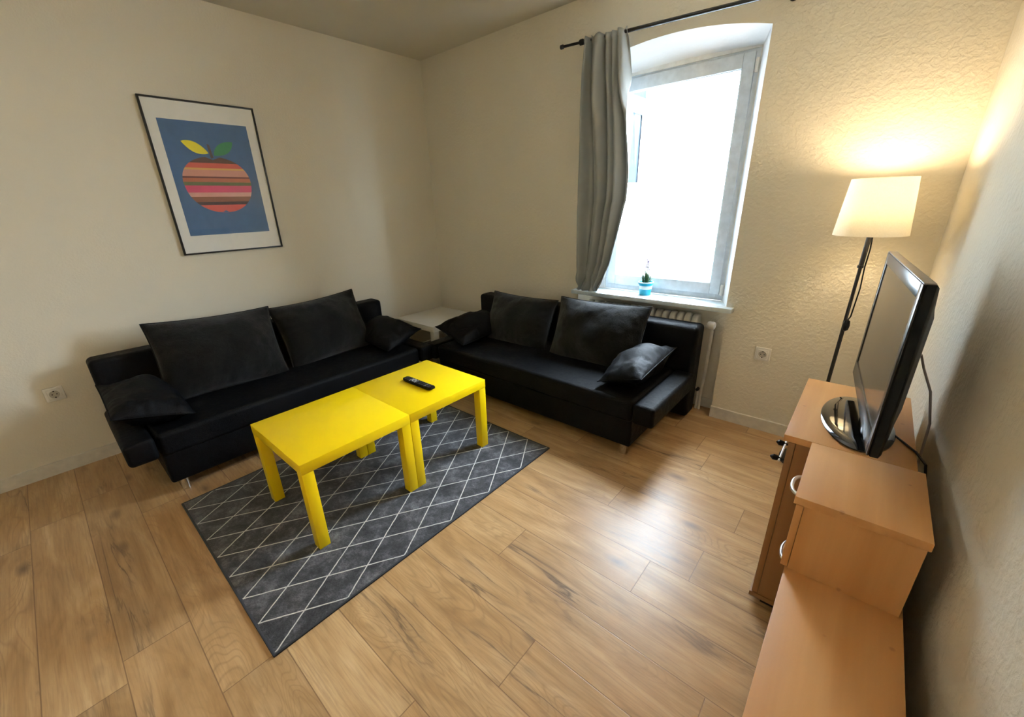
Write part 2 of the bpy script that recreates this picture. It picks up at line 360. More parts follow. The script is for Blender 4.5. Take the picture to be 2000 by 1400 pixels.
# baseboards
b = MB(); b.box(0, .014, YB, 0, 0, .078, M_SKIRT); struct(b.build('baseboard_left'))
b = MB(); b.box(.014, NICHE_L, -.014, 0, 0, .078, M_SKIRT); struct(b.build('baseboard_window_left'))
b = MB(); b.box(NICHE_R - .002, WX, -.015, 0, 0, .078, M_SKIRT); struct(b.build('baseboard_window_right'))
b = MB(); b.box(NICHE_L, NICHE_R, NICHE_Y - .012, NICHE_Y, 0, .07, M_SKIRT, .002); struct(b.build('baseboard_niche'))
# stone sill
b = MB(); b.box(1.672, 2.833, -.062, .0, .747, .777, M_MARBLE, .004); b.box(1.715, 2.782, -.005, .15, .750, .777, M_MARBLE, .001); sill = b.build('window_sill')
# window
win = bpy.data.objects.new('window_1', None); COL.objects.link(win); struct(win); win.location = (2.29, .15, .795)
def wpart(mb, name, par=win):
    o = mb.build(name); o.parent = win; o.matrix_parent_inverse = Matrix.Translation(-Vector(win.location)); return o
def ring(mb, x0, x1, z0, z1, wl, wr, wb, wt, y0, y1, m, bev=.003):
    mb.box(x0, x0 + wl, y0, y1, z0, z1, m, bev); mb.box(x1 - wr, x1, y0, y1, z0, z1, m, bev)
    mb.box(x0 + wl - .001, x1 - wr + .001, y0, y1, z0, z0 + wb, m, bev); mb.box(x0 + wl - .001, x1 - wr + .001, y0, y1, z1 - wt, z1, m, bev)
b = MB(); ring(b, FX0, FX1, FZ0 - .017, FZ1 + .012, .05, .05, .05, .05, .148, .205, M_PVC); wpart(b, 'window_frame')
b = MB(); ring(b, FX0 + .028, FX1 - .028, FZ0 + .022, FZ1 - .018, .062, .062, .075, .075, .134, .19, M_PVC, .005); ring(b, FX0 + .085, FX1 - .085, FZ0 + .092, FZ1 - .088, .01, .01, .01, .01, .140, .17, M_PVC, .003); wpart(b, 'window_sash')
b = MB(); b.box(FX0 + .09, FX1 - .09, .158, .162, FZ0 + .097, FZ1 - .093, M_GLASS); wpart(b, 'window_pane')
for z in (.85, 2.10):
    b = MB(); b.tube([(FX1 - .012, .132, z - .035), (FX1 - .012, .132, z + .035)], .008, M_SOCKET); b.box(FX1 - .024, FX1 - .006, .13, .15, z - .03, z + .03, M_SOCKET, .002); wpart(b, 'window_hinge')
sill.name = 'window_sill'; sill.parent = win; sill.matrix_parent_inverse = Matrix.Translation(-Vector(win.location))

# ------------------------------------------------------------------ outside: courtyard wing with a window, wall opposite
b = MB(); b.box(-6, 16, 7.0, 7.3, -3.2, 1.0, M_FACADE); tag(b.build('courtyard_wall'), 'bright overexposed white courtyard wall outside the window', 'wall')
b = MB(); b.box(-12, 24, .32, 24, -3.3, -3.2, M_GROUND); struct(b.build('courtyard_ground'))
wg = thing('building_wing', 'white building wing with a casement window, seen beside the curtain through the window', 'building', (1.5, .43, -3.2))
def gpart(mb, name, par=wg, off=Vector((-1.5, -.43, 3.2))):
    o = mb.build(name); o.parent = par; o.matrix_parent_inverse = Matrix.Translation(off); return o
b = MB(); WXX = 1.5
b.box(1.2, WXX, .43, .62, -3.2, 4.2, M_FACADE); b.box(1.2, WXX, 1.58, 4.2, -3.2, 4.2, M_FACADE); b.box(1.2, WXX, .62, 1.58, -3.2, 1.46, M_FACADE); b.box(1.2, WXX, .62, 1.58, 2.62, 4.2, M_FACADE)
b.box(1.495, 1.54, .62, 2.55, 1.42, 1.46, M_FACADE); gpart(b, 'wing_wall')
M_OUTP = simple('outside_window_frame', (.8, .8, .8), .5); M_OUTC = simple('outside_blind', (.05, .062, .075), .9, spec=.0); M_DARKG = simple('outside_glass', (.024, .031, .039), .9, spec=.0)
b = MB()
for (a0, a1, c0, c1) in ((.681, 1.069, 1.461, 1.52), (1.131, 1.519, 1.461, 1.52), (.681, 1.069, 2.24, 2.31), (1.131, 1.519, 2.24, 2.31), (.681, 1.069, 2.56, 2.619), (1.131, 1.519, 2.56, 2.619), (.621, .68, 1.461, 2.619), (1.52, 1.579, 1.461, 2.619), (1.07, 1.13, 1.461, 2.619)): b.box(1.45, 1.485, a0, a1, c0, c1, M_OUTP)
for (a0, a1) in ((.68, 1.07), (1.13, 1.52)):
    b.box(1.468, 1.492, a0, a0 + .05, 1.52, 2.24, M_OUTP); b.box(1.468, 1.492, a1 - .07, a1, 1.52, 2.24, M_OUTP); b.box(1.469, 1.491, a0 + .051, a1 - .071, 1.521, 1.58, M_OUTP); b.box(1.469, 1.491, a0 + .051, a1 - .071, 2.18, 2.239, M_OUTP)
gpart(b, 'wing_window_frame')
b = MB(); b.box(1.452, 1.456, .62, 1.58, 1.46, 2.62, M_DARKG); gpart(b, 'wing_window_pane')
b = MB()
for a0, a1, zl in ((1.13, 1.30, 1.62), (1.28, 1.44, 1.70), (.70, 1.0, 1.6)): b.poly([(1.459, a0, 2.2), (1.459, a1, 2.2), (1.459, (a0 + a1) / 2 + .03, zl)], M_OUTC)
gpart(b, 'wing_curtain')

# ------------------------------------------------------------------ picture
pic = thing('framed_picture', 'large black framed poster of a striped apple on blue, on the left wall', 'picture', (0, -1.8268, 1.6327))
HW, HH, T = .31, .4555, .022
b = MB()
b.box(0, T, -HW, -HW + .010, -HH, HH, M_BLACKMETAL, .001); b.box(0, T, HW - .010, HW, -HH, HH, M_BLACKMETAL, .001)
b.box(0, T, -HW + .009, HW - .009, -HH, -HH + .010, M_BLACKMETAL, .001); b.box(0, T, -HW + .009, HW - .009, HH - .010, HH, M_BLACKMETAL, .001); b.build('picture_frame', pic)
M_PAPER = simple('poster_paper', (.88, .86, .80), .5, namt=.02); M_BLUE = simple('poster_blue', (.065, .145, .30), .5)
cols = dict(brown=(.13, .055, .03), red=(.62, .10, .055), yell=(.70, .38, .10), pink=(.62, .28, .20), dark=(.16, .04, .03), terra=(.50, .15, .07), green=(.17, .18, .07), mag=(.62, .06, .14), lpink=(.68, .34, .28), brn2=(.28, .10, .05), drk2=(.09, .045, .04), red2=(.66, .10, .07), yellow=(.83, .70, .01), leaf=(.05, .27, .10), stem=(.10, .07, .06))
PM = {k: simple('print_' + k, v, .5, namt=.03) for k, v in cols.items()}
b = MB(); X0 = .012
b.poly([(X0, -HW + .008, -HH + .008), (X0, HW - .008, -HH + .008), (X0, HW - .008, HH - .008), (X0, -HW + .008, HH - .008)], M_PAPER); b.build('poster', pic, recalc=False)
def flat(mb, pts, m, x): mb.poly([(x, y + 1.8268, z - 1.6327) for y, z in pts], m)
b = MB(); flat(b, [(-2.073, 1.295), (-1.584, 1.295), (-1.584, 1.975), (-2.073, 1.975)], M_BLUE, X0 + .0004)
# apple outline as left/right edge functions of height
def apple_half(z):
    t = (z - 1.605) / .172                       # -1 bottom .. 1 top
    t = max(-1, min(1, t)); w = .197 * (max(0, 1 - abs(t + 0.0) ** 2.5)) ** .5
    if z < 1.62: w *= 1 - .10 * (1.62 - z) / .18
    return w
def apple_rows(z0, z1, m, x):
    n = 10; cy = -1.831
    for i in range(n):
        a, c = z0 + (z1 - z0) * i / n, z0 + (z1 - z0) * (i + 1) / n
        wa, wc = apple_half(a), apple_half(c)
        # notches top and bottom leave two lobes
        def notch(z):
            d = max(0, (z - 1.757) / .02) * .05 + max(0, (1.446 - z) / .012) * .03; return d
        na, nc = notch(a), notch(c)
        for s in (-1, 1):
            pa0, pa1 = cy + s * min(na, wa), cy + s * wa; pc0, pc1 = cy + s * min(nc, wc), cy + s * wc
            if abs(pa1 - pa0) + abs(pc1 - pc0) < .002: continue
            flat(b, [(pa0, a), (pa1, a), (pc1, c), (pc0, c)], m, x)
for z1, z0, k in ((1.777, 1.738, 'brown'), (1.738, 1.708, 'red'), (1.708, 1.697, 'yell'), (1.697, 1.657, 'pink'), (1.657, 1.647, 'dark'), (1.647, 1.623, 'terra'), (1.623, 1.602, 'green'), (1.602, 1.560, 'mag'), (1.560, 1.533, 'lpink'), (1.533, 1.502, 'brn2'), (1.502, 1.482, 'drk2'), (1.482, 1.433, 'red2')):
    apple_rows(z0, z1, PM[k], X0 + .0008)
def leaf(p0, p1, w, m, n=14):
    a = Vector(p0); c = Vector(p1); d = c - a; nn = Vector((-d.y, d.x)).normalized(); L = []
    up = [a + d * t + nn * w * (math.sin(PI * t ** .9)) ** .8 for t in [i / n for i in range(n + 1)]]; dn = [a + d * t - nn * w * (math.sin(PI * t ** 1.1)) ** .8 for t in [i / n for i in range(1, n)]]
    flat(b, [tuple(p) for p in up + dn[::-1]], m, X0 + .0010)
leaf((-1.981, 1.858), (-1.846, 1.795), .030, PM['yellow']); leaf((-1.818, 1.783), (-1.692, 1.870), .032, PM['leaf'])
flat(b, [(-1.845, 1.85), (-1.832, 1.846), (-1.824, 1.77), (-1.84, 1.765)], PM['stem'], X0 + .0009)
b.build('apple_print', pic, recalc=False)
b = MB(); b.box(.0165, .0180, -HW + .009, HW - .009, -HH + .009, HH - .009, M_PICGLASS); b.build('picture_glass', pic)

# ------------------------------------------------------------------ sockets
def socket(loc, rz, label):
    t = thing('wall_socket', label, 'socket', loc, rz, 'white wall sockets')     # faces local -y
    b = MB(); b.box(-.041, .041, -.010, 0, -.041, .041, M_SOCKET, .003); b.box(-.029, .029, -.013, -.009, -.029, .029, M_SOCKET, .003); b.build('cover_plate', t)
    b = MB(); b.lathe([(.0215, -.0135), (.0215, -.0165), (.0235, -.0165), (.0235, -.0130)], (0, 0, 0), M_SOCKET, 28, 'y', cap=False)
    b.lathe([(.0215, -.0136), (.001, -.0134)], (0, 0, 0), simple('socket_recess', (.50, .46, .39), .5), 28, 'y', cap=False); b.build('socket_insert', t)
    b = MB()
    for sx in (-.0095, .0095): b.lathe([(.0030, -.0150), (.0030, -.0137)], (sx, 0, 0), M_HOLE, 12, 'y')
    for sz in (-1, 1): b.box(-.003, .003, -.0165, -.0135, sz * .019 - .003, sz * .019 + .003, M_HOLE)
    b.build('contact', t); return t
socket((3.033, 0, .511), 0, 'white wall socket on the window wall, right of the radiator')
socket((0, -2.943, .481), PI/2, 'white wall socket on the left wall beside the black sofa')

# ------------------------------------------------------------------ rug
RX0, RX1, RY0, RY1 = .950, 2.156, -2.657, -1.036; NX, NY = 1.989, -2.648
b = MB(); b.box(RX0 - NX, RX1 - NX, RY0 - NY, RY1 - NY, .001, .008, M_RUG, .002); rug = b.build('rug'); rug.location = (NX, NY, 0)
rugr = tag(rug, 'dark grey rug with thin white diamond lines under the yellow tables', 'rug')
b = MB()
for x0, x1, y0, y1 in ((RX0 - .004, RX1 + .004, RY0 - .004, RY0 + .005), (RX0 - .004, RX1 + .004, RY1 - .005, RY1 + .004), (RX0 - .004, RX0 + .005, RY0, RY1), (RX1 - .005, RX1 + .004, RY0, RY1)):
    b.box(x0 - NX, x1 - NX, y0 - NY, y1 - NY, .0005, .0085, M_RUGEDGE, .002)
b.build('rug_binding', rug)

# ------------------------------------------------------------------ tables
def table(loc, label, m, h=.447, group=None, cat='table'):
    t = thing('side_table', label, cat, loc, 0, group); s = .2745
    b = MB(); b.box(-s, s, -s, s, h - .05, h, m, .0015); b.build('tabletop', t)
    for sx in (-1, 1):
        for sy in (-1, 1):
            b = MB(); xa, ya = sx * (s - .001), sy * (s - .001)
            b.box(min(xa, xa - sx * .05), max(xa, xa - sx * .05), min(ya, ya - sy * .05), max(ya, ya - sy * .05), 0, h - .0505, m, .0012); b.build('leg', t)
    return t
TX = 1.5557
table((TX, -2.0615, .0085), 'square yellow table nearer the camera, nothing on its top', M_YELLOW, group='yellow coffee tables')
table((TX, -1.5115, .0085), 'square yellow table with the black remote control on its top', M_YELLOW, group='yellow coffee tables')
table((.412, -.415, 0), 'white square side table in the corner between the two black sofas', M_WHITE, h=.45)

# remote control
rc = thing('remote_control', 'black television remote control lying on the yellow table', 'remote control', (1.578, -1.531, .4560), math.radians(1.5))
b = MB(); rows = []
L2 = .127
for i in range(25):
    t = -1 + 2 * i / 24; x = L2 * t; hw = .0245 * (1 - .10 * (1 + t) / 2) * (1 - max(0, abs(t) - .93) / .07 * .35); zt = .020 - .004 * (1 - t * t) * 0 ; zb = .001 + .007 * max(0, abs(t) - .8) / .2
    rows.append([(x, -hw, zt - .004), (x, -hw * .85, zb + .001), (x, hw * .85, zb + .001), (x, hw, zt - .004), (x, hw * .86, zt), (x, -hw * .86, zt)])
b.grid(rows, M_BLACK, closed=True, smooth=False, cap=True); b.build('remote_body', rc)
for i in range(3):
    for j in range(9):
        if j in (2, 3): continue
        b = MB(); x = -.105 + j * .0255; y = (-1 + i) * .0135; b.box(x - .006, x + .006, y - .0035, y + .0035, .0195, .0215, M_BTN, .001); b.build('button', rc)
for x, r1 in ((-.040, .015),):
    b = MB(); b.lathe([(r1, .0195), (r1, .0215), (r1 * .6, .0215), (r1 * .55, .0200)], (x, 0, 0), M_BTNL, 24); b.build('navigation_ring', rc)
for x0 in (-.020, .066, -.066):
    b = MB(); b.box(x0, x0 + .004, -.019, .019, .0197, .0205, M_BTNL); b.build('silver_trim', rc)

# ------------------------------------------------------------------ sofas
SL = .968
def soft_box(mb, x0, x1, y0, y1, z0, z1, m, r=.03, puff=.0, n=14, nseed=0):
    b = bmesh.new(); bmesh.ops.create_cube(b, size=1)
    for v in b.verts: v.co = Vector((x0 + (v.co.x + .5) * (x1 - x0), y0 + (v.co.y + .5) * (y1 - y0), z0 + (v.co.z + .5) * (z1 - z0)))
    bmesh.ops.bevel(b, geom=b.edges[:], offset=r, segments=4, profile=.5, affect='EDGES')
    mb.merge(b, m, True)
def wn(o):
    w = o.modifiers.new('weighted_normals', 'WEIGHTED_NORMAL'); w.keep_sharp = False; w.weight = 90; return o
def sofa(loc, rz, label):
    # local: x along the wall, back of the sofa towards +y (wall), front towards -y; origin on the floor at the middle of the back
    t = thing('sofa', label, 'sofa', loc, rz, 'black sofa beds')
    b = MB(); soft_box(b, -SL + .012, SL - .012, -.205, -.055, .035, .668, M_SOFA, .03); wn(b.build('backrest', t, sharp=False))
    b = MB(); soft_box(b, -.84, .84, -.828, -.21, .070, .25, M_SOFA, .015)
    wn(b.build('sofa_base', t, sharp=False))
    b = MB(); soft_box(b, -.84, .845, -.840, -.206, .235, .373, M_SOFA, .028); wn(b.build('seat', t, sharp=False))
    for s in (-1, 1):
        b = MB(); x0, x1 = sorted((s * .848, s * (SL + .005))); 
        soft_box(b, x0, x1, -.858, -.207, .248, .372, M_SOFA, .022); wn(b.build('armrest', t, sharp=False))
    for sx in (-.785, .785):
        for sy in (-.790, -.26):
            b = MB(); b.lathe([(.019, 0), (.021, .002), (.021, .071)], (sx, sy, 0), M_CHROME, 24); o = b.build('leg', t); o['label'] = 'chrome leg'
    return t
sofa((1.740, 0, 0), 0, 'black sofa standing in front of the radiator under the window')
sofaA = sofa((0, -1.815, 0), PI/2, 'black sofa along the left wall under the apple picture')

def pillow_mesh(w, h, t, seed, gusset=0.0, wr=.010, nx=56, ny=44, corner=.055, sag=0.0):
    bm = bmesh.new(); 
    def prof(u): return max(0, 1 - abs(u) ** 2.1) ** .66
    def pt(i, j, s):
        u = -1 + 2 * i / nx; v = -1 + 2 * j / ny
        # concave sides, pointed corners
        x = u * w / 2 * (1 - corner * (1 - v * v)); y = v * h / 2 * (1 - corner * 1.2 * (1 - u * u))
        z = s * (t / 2 * prof(u) * prof(v))
        p = Vector((x, y, 0)) * 7 + Vector((seed * 3.1, s * 5, seed))
        e = (1 - abs(u) ** 6) * (1 - abs(v) ** 6)
        z += wr * noise.noise(p) * e * 2.0
        # radial puckers near the edges
        q = Vector((x * 26, y * 26, seed * 2.0)); z += wr * 1.5 * noise.noise(q) * (max(abs(u), abs(v)) ** 3) * e
        pe = math.sin(x * 95 + 3 * noise.noise(Vector((x * 9, seed, 1)))) * abs(v) ** 5 + math.sin(y * 95 + 3 * noise.noise(Vector((y * 9, seed, 4)))) * abs(u) ** 5
        z += s * wr * .45 * pe * e
        return Vector((x, y, z))
    top = [[bm.verts.new(pt(i, j, 1)) for i in range(nx + 1)] for j in range(ny + 1)]
    bot = [[top[j][i] if i in (0, nx) or j in (0, ny) else bm.verts.new(pt(i, j, -1)) for i in range(nx + 1)] for j in range(ny + 1)]
    for j in range(ny):
        for i in range(nx):
            f = bm.faces.new((top[j][i], top[j][i + 1], top[j + 1][i + 1], top[j + 1][i])); f.smooth = True
            f = bm.faces.new((bot[j][i], bot[j + 1][i], bot[j + 1][i + 1], bot[j][i + 1])); f.smooth = True
    edge = [top[0][i].co.copy() for i in range(nx + 1)] + [top[j][nx].co.copy() for j in range(1, ny + 1)] + [top[ny][i].co.copy() for i in range(nx - 1, -1, -1)] + [top[j][0].co.copy() for j in range(ny - 1, 0, -1)]
    return bm, edge
def cushion(name, parentM, loc, w, h, t, X, Y, label, m, seed, cat='cushion', group=None, piping=True, **kw):
    """X = direction of width, Y = direction of height (world vectors after parentM)"""
    bm, edge = pillow_mesh(w, h, t, seed, **kw)
    me = bpy.data.meshes.new(name); bmesh.ops.recalc_face_normals(bm, faces=bm.faces[:]); bm.to_mesh(me); bm.free(); me.materials.append(m)
    o = bpy.data.objects.new(name, me); COL.objects.link(o)
    X = Vector(X).normalized(); Y = Vector(Y); Y = (Y - X * X.dot(Y)).normalized(); Z = X.cross(Y)
    M = Matrix((X, Y, Z)).transposed().to_4x4(); M.translation = Vector(loc); o.matrix_world = parentM @ M
    tag(o, label, cat, group)
    if piping:
        b = MB(); e = [edge[-1]] + edge + [edge[0]]; b.tube(edge + [edge[0]], .0032, m, 8, cap=False); p = b.build('piping', o)
    return o
MBm = Matrix.Translation((1.740, 0, 0)); MAm = Matrix.Translation((0, -1.815, 0)) @ Matrix.Rotation(PI/2, 4, 'Z')
G1 = 'back cushions on the black sofas'; G2 = 'arm cushions on the black sofas'
# back cushions: local frame of each sofa
cushion('back_cushion', MBm, (.325, -.345, .558), .70, .46, .24, (1, .0, .015), (0, .40, .92), 'large charcoal cushion lit from the window, right back cushion of the sofa under the window', M_CUSH, 1, group=G1)
cushion('back_cushion', MBm, (-.395, -.33, .530), .65, .43, .23, (1, .02, -.01), (0, .42, .91), 'shaded dark cushion at the corner side of the sofa under the window', M_CUSH, 2, group=G1)
cushion('back_cushion', MAm, (-.345, -.35, .590), .70, .50, .25, (1, -.04, -.04), (0, .42, .91), 'large dark cushion at the socket end of the sofa under the apple picture', M_CUSH, 3, group=G1)
cushion('back_cushion', MAm, (.35, -.345, .580), .66, .48, .25, (1, -.02, .05), (0, .42, .91), 'dark back cushion nearer the white corner table on the sofa under the picture', M_CUSH, 4, group=G1)
# arm cushions: lie across seat edge and armrest
def armc(Mt, s, label, seed, dy=0, dz=0, cx=.745, w=.34, th=.20):
    return cushion('arm_cushion', Mt, (s * cx, -.50 + dy, .468 + dz), w, .56, th, (s * 1, 0, .30), (0, 1, .06), label, M_SOFA, seed, group=G2, wr=.017, nx=50, ny=60, corner=.03)
armc(MBm, 1, 'black cushion catching the window light on the right armrest of the window sofa', 5, cx=.715, w=.28, th=.21)
armc(MBm, -1, 'black cushion on the corner armrest of the sofa under the window', 6)
armc(MAm, -1, 'black cushion on the armrest nearest the left wall socket', 7, cx=.80)
armc(MAm, 1, 'black cushion on the armrest beside the white table, sofa under the picture', 8, cx=.76)

# ------------------------------------------------------------------ radiator
rad = thing('radiator', 'cream ribbed radiator in the niche under the window sill', 'radiator', (2.2, .055, 0))
NS = 17
for i in range(NS):
    x = -.425 + .0505 * i + .02; b = MB()
    prof = [(-.055, .13), (-.055, .628), (-.048, .660), (-.030, .684), (0, .693), (.030, .684), (.048, .660), (.055, .628), (.055, .13), (.03, .10), (-.03, .10)]
    rows = []
    for dx, k in ((-.021, .80), (-.017, .93), (-.010, 1.0), (.010, 1.0), (.017, .93), (.021, .80)):
        rows.append([(x + dx, y * k, .38 + (z - .38) * (1 - (1 - k) * .18)) for y, z in prof])
    b.grid(rows, M_RAD, closed=True, cap=True); b.build('radiator_section', rad)
for z in (.17, .60):
    b = MB(); b.tube([(-.40, 0, z), (.45, 0, z)], .016, M_RAD); b.build('connecting_pipe', rad)
for k, x in enumerate((-.41, .42)):
    b = MB(); b.box(x - .01, x + .01, -.02, .02, 0, .12, M_RAD, .003); b.build('radiator_foot', rad)
b = MB(); b.tube([(.44, 0, .600), (.475, 0, .612)], .011, M_RAD); b.lathe([(.014, 0), (.024, .006), (.027, .016), (.027, .040), (.023, .049), (.012, .053)], (.478, -.012, .628), M_RAD, 24, 'x'); b.build('thermostat_valve', rad)
b = MB(); b.tube([(.500, 0, .62), (.512, 0, .59), (.512, 0, .50), (.508, 0, .30), (.500, 0, .15), (.500, 0, 0)], .0095, M_RAD); b.build('supply_pipe', rad)
b = MB(); b.tube([(.42, 0, .165), (.455, 0, .16), (.478, 0, .15), (.482, 0, .12), (.480, 0, 0)], .0085, M_RAD); b.build('return_pipe', rad)
b = MB(); b.lathe([(.010, -.018), (.012, -.006), (.012, .012), (.008, .018)], (.478, -.005, .152), M_BLACKMETAL, 16, 'y'); b.build('lockshield_valve', rad)

# ------------------------------------------------------------------ curtain rod and curtain
rod = thing('curtain_rod', 'thin black curtain rod on the wall above the window', 'curtain rod', (2.24, 0, 2.36))
def rz_(x): return 2.388 - (x - 1.565) * .045
RL, RR, RY = 1.565, 2.98, -.08
b = MB(); b.tube([(RL - 2.24, RY, rz_(RL) - 2.36), (1.98 - 2.24, RY, rz_(1.98) - 2.36)], .008, M_BLACKMETAL); b.tube([(1.97 - 2.24, RY, rz_(1.97) - 2.36), (RR - 2.24, RY, rz_(RR) - 2.36)], .0105, M_BLACKMETAL); b.build('rod', rod)
for x in (RL, RR):
    b = MB(); b.lathe([(.010, -.012), (.013, -.009), (.013, .009), (.010, .012)], (x - 2.24, RY, rz_(x) - 2.36), M_BLACKMETAL, 20, 'x'); b.build('finial', rod)
for x in (1.715, 2.86):
    b = MB(); b.lathe([(.014, -.013), (.017, -.010), (.017, .010), (.014, .013)], (x - 2.24, RY, rz_(x) - 2.36), M_BLACKMETAL, 20, 'x'); b.tube([(x - 2.24, RY + .01, rz_(x) - 2.36), (x - 2.24, -.004, rz_(x) - 2.36)], .007, M_BLACKMETAL)
    b.lathe([(.022, -.006), (.022, 0)], (x - 2.24, 0, rz_(x) - 2.36), M_BLACKMETAL, 20, 'y'); b.build('wall_bracket', rod)

cur = tag(bpy.data.objects.new('curtain', bpy.data.meshes.new('curtain')), 'grey curtain drawn to the left side of the window, hem resting on the sill', 'curtain')
def lerp_tab(tab, z):
    for (z0, v0), (z1, v1) in zip(tab, tab[1:]):
        if z0 >= z >= z1: t = (z0 - z) / (z0 - z1); return v0 + (v1 - v0) * t
    return tab[-1][1] if z < tab[-1][0] else tab[0][1]
xl = [(2.41, 1.742), (2.2, 1.722), (1.9, 1.715), (1.4, 1.712), (1.0, 1.706), (.79, 1.700)]
xr = [(2.41, 2.035), (2.2, 2.045), (1.9, 2.068), (1.6, 2.098), (1.45, 2.095), (1.2, 2.045), (1.0, 2.00), (.9, 1.955), (.84, 1.925), (.79, 1.90)]
yc = [(2.41, -.080), (2.2, -.076), (1.4, -.060), (1.0, -.046), (.79, -.034)]
am = [(2.41, .018), (2.33, .032), (2.0, .046), (1.4, .042), (1.0, .030), (.79, .020)]
NXc, NZc = 150, 110; bm = bmesh.new(); g = []
for j in range(NZc + 1):
    zt = j / NZc; row = []
    for i in range(NXc + 1):
        s = i / NXc; top = rz_(1.74 + .3 * s) + .016 + .006 * math.sin(s * 40); z = top + (.779 - top) * zt
        zz = min(2.41, z)
        ph = (s + .07 * math.sin(s * 7.5 + 1)) * 2 * PI * (4.3 + .9 * max(0, (z - 1.9) / .5)) + 1.5 * noise.noise(Vector((s * 3, z * 1.1, 2))) + .6
        a = lerp_tab(am, zz); y = lerp_tab(yc, zz) + a * math.sin(ph) + .45 * a * noise.noise(Vector((s * 9, z * .7, 5))) * 2 + .12 * a * math.sin(ph * 3.1 + z)
        x = lerp_tab(xl, zz) + (lerp_tab(xr, zz) - lerp_tab(xl, zz)) * (s + .040 * math.sin(ph + 1.5) * min(1, 6 * s * (1 - s)))
        # soft horizontal dents where the cloth was folded
        y += .006 * math.exp(-((z - 1.42) / .02) ** 2) * (1 if s > .4 else .4) - .004 * math.exp(-((z - 1.60) / .03) ** 2) * s
        y += .006 * noise.noise(Vector((s * 6, z * 5, 9)))
        # bunching close to the sill
        if z < .95:
            k = (.95 - z) / .17; y += .016 * k * math.sin(z * 48 + s * 9) ; x += .010 * k * math.sin(z * 40 + s * 12)
        if abs(z - top) < .035: y = -.080 + (y + .080) * (.65 + .35 * abs(z - top) / .035) - .011
        y = min(y, -.012) if x < 1.73 else min(y, .05)
        row.append(bm.verts.new((x, y, max(z, .7795))))
    g.append(row)
for j in range(NZc):
    for i in range(NXc):
        f = bm.faces.new((g[j][i], g[j][i + 1], g[j + 1][i + 1], g[j + 1][i])); f.smooth = True
bm.to_mesh(cur.data); bm.free(); cur.data.materials.append(M_CURTAIN); COL.objects.link(cur)
sm = cur.modifiers.new('thickness', 'SOLIDIFY'); sm.thickness = .0015

# ------------------------------------------------------------------ pot plant
pp = thing('potted_plant', 'turquoise pot with artificial lavender grass on the window sill', 'plant', (2.222, .066, .777))
b = MB(); b.lathe([(.036, 0), (.0385, .001), (.047, .078), (.052, .079), (.0525, .094), (.048, .094), (.046, .086)], (0, 0, 0), M_POT, 40, cap=True); b.build('pot', pp)
b = MB(); b.lathe([(.0436, .044), (.0462, .068)], (0, 0, 0), M_POTBAND, 40, cap=False); b.lathe([(.0528, .088), (.0530, .0945), (.0495, .0950)], (0, 0, 0), M_POTBAND, 40, cap=False); o = b.build('pot_stripe', pp); o['label'] = 'pale stripes'
b = MB(); b.lathe([(.0465, .085), (.001, .087)], (0, 0, 0), M_SOIL, 24, cap=False); b.build('soil', pp)
b = MB(); R = random.Random(3)
for k in range(120):
    a = R.uniform(0, 2 * PI); r0 = R.uniform(0, .032); h = R.uniform(.055, .15); ln = R.uniform(.004, .050); w = R.uniform(.0017, .0028)
    p0 = Vector((r0 * math.cos(a), r0 * math.sin(a), .085)); dr = Vector((math.cos(a + R.uniform(-.6, .6)), math.sin(a + R.uniform(-.6, .6)), 0)); sd = Vector((-dr.y, dr.x, 0)); rows = []
    for q in range(6):
        t = q / 5; c = p0 + dr * ln * t * t + Vector((0, 0, h * t)); ww = w * (1 - t * .85); rows.append([c - sd * ww, c + dr * .0006, c + sd * ww])
    b.grid(rows, M_LEAF)
o = b.build('grass_blades', pp, recalc=False); o['kind'] = 'stuff'
for (dx, dy, h) in ((-.004, .004, .196), (.013, -.004, .180)):
    b = MB(); b.tube([(dx * .5, dy, .085), (dx * .8, dy, .14), (dx, dy, h + .06)], .0011, M_LEAF, 6); st = b.build('flower_stem', pp)
    b = MB()
    for k in range(7):
        zz = h + .010 * k
        for q in range(5):
            a = 2 * PI * q / 5 + k; b.lathe([(.0008, -.005), (.0045, 0), (.0008, .005)], (dx + .0085 * math.cos(a), dy + .0085 * math.sin(a), zz), M_LAV, 6)
    b.build('lavender_flower', st)

# ------------------------------------------------------------------ floor lamp
lamp = thing('floor_lamp', 'lit floor lamp with white shade on a black pole in the right corner', 'lamp', (LX, LY, 0))
b = MB(); b.lathe([(.13, 0), (.135, .004), (.135, .014), (.120, .022), (.012, .026)], (0, 0, 0), M_BLACKMETAL, 48); b.build('lamp_base', lamp)
b = MB(); b.tube([(-.008, 0, .02), (-.004, 0, .60), (0, 0, 1.10)], .0075, M_BLACKMETAL); b.tube([(0, 0, 1.095), (.002, 0, 1.26)], .0100, M_BLACKMETAL); b.lathe([(.0125, -.006), (.0125, .006)], (-.001, 0, 1.10), M_BLACKMETAL, 16); b.build('lamp_pole', lamp)
b = MB(); b.lathe([(.137, 1.243), (.1145, 1.483), (.1130, 1.483), (.1355, 1.243)], (0, 0, 0), M_SHADE, 72, cap=False); b.build('lamp_shade', lamp)
b = MB(); b.lathe([(.016, 1.255), (.018, 1.26), (.018, 1.31), (.014, 1.315)], (0, 0, 0), M_BLACK, 20); 
for k in range(3):
    a = 2 * PI * k / 3; b.tube([(.017 * math.cos(a), .017 * math.sin(a), 1.265), (.134 * math.cos(a), .134 * math.sin(a), 1.262)], .0016, M_BLACKMETAL, 6)
b.build('bulb_holder', lamp)
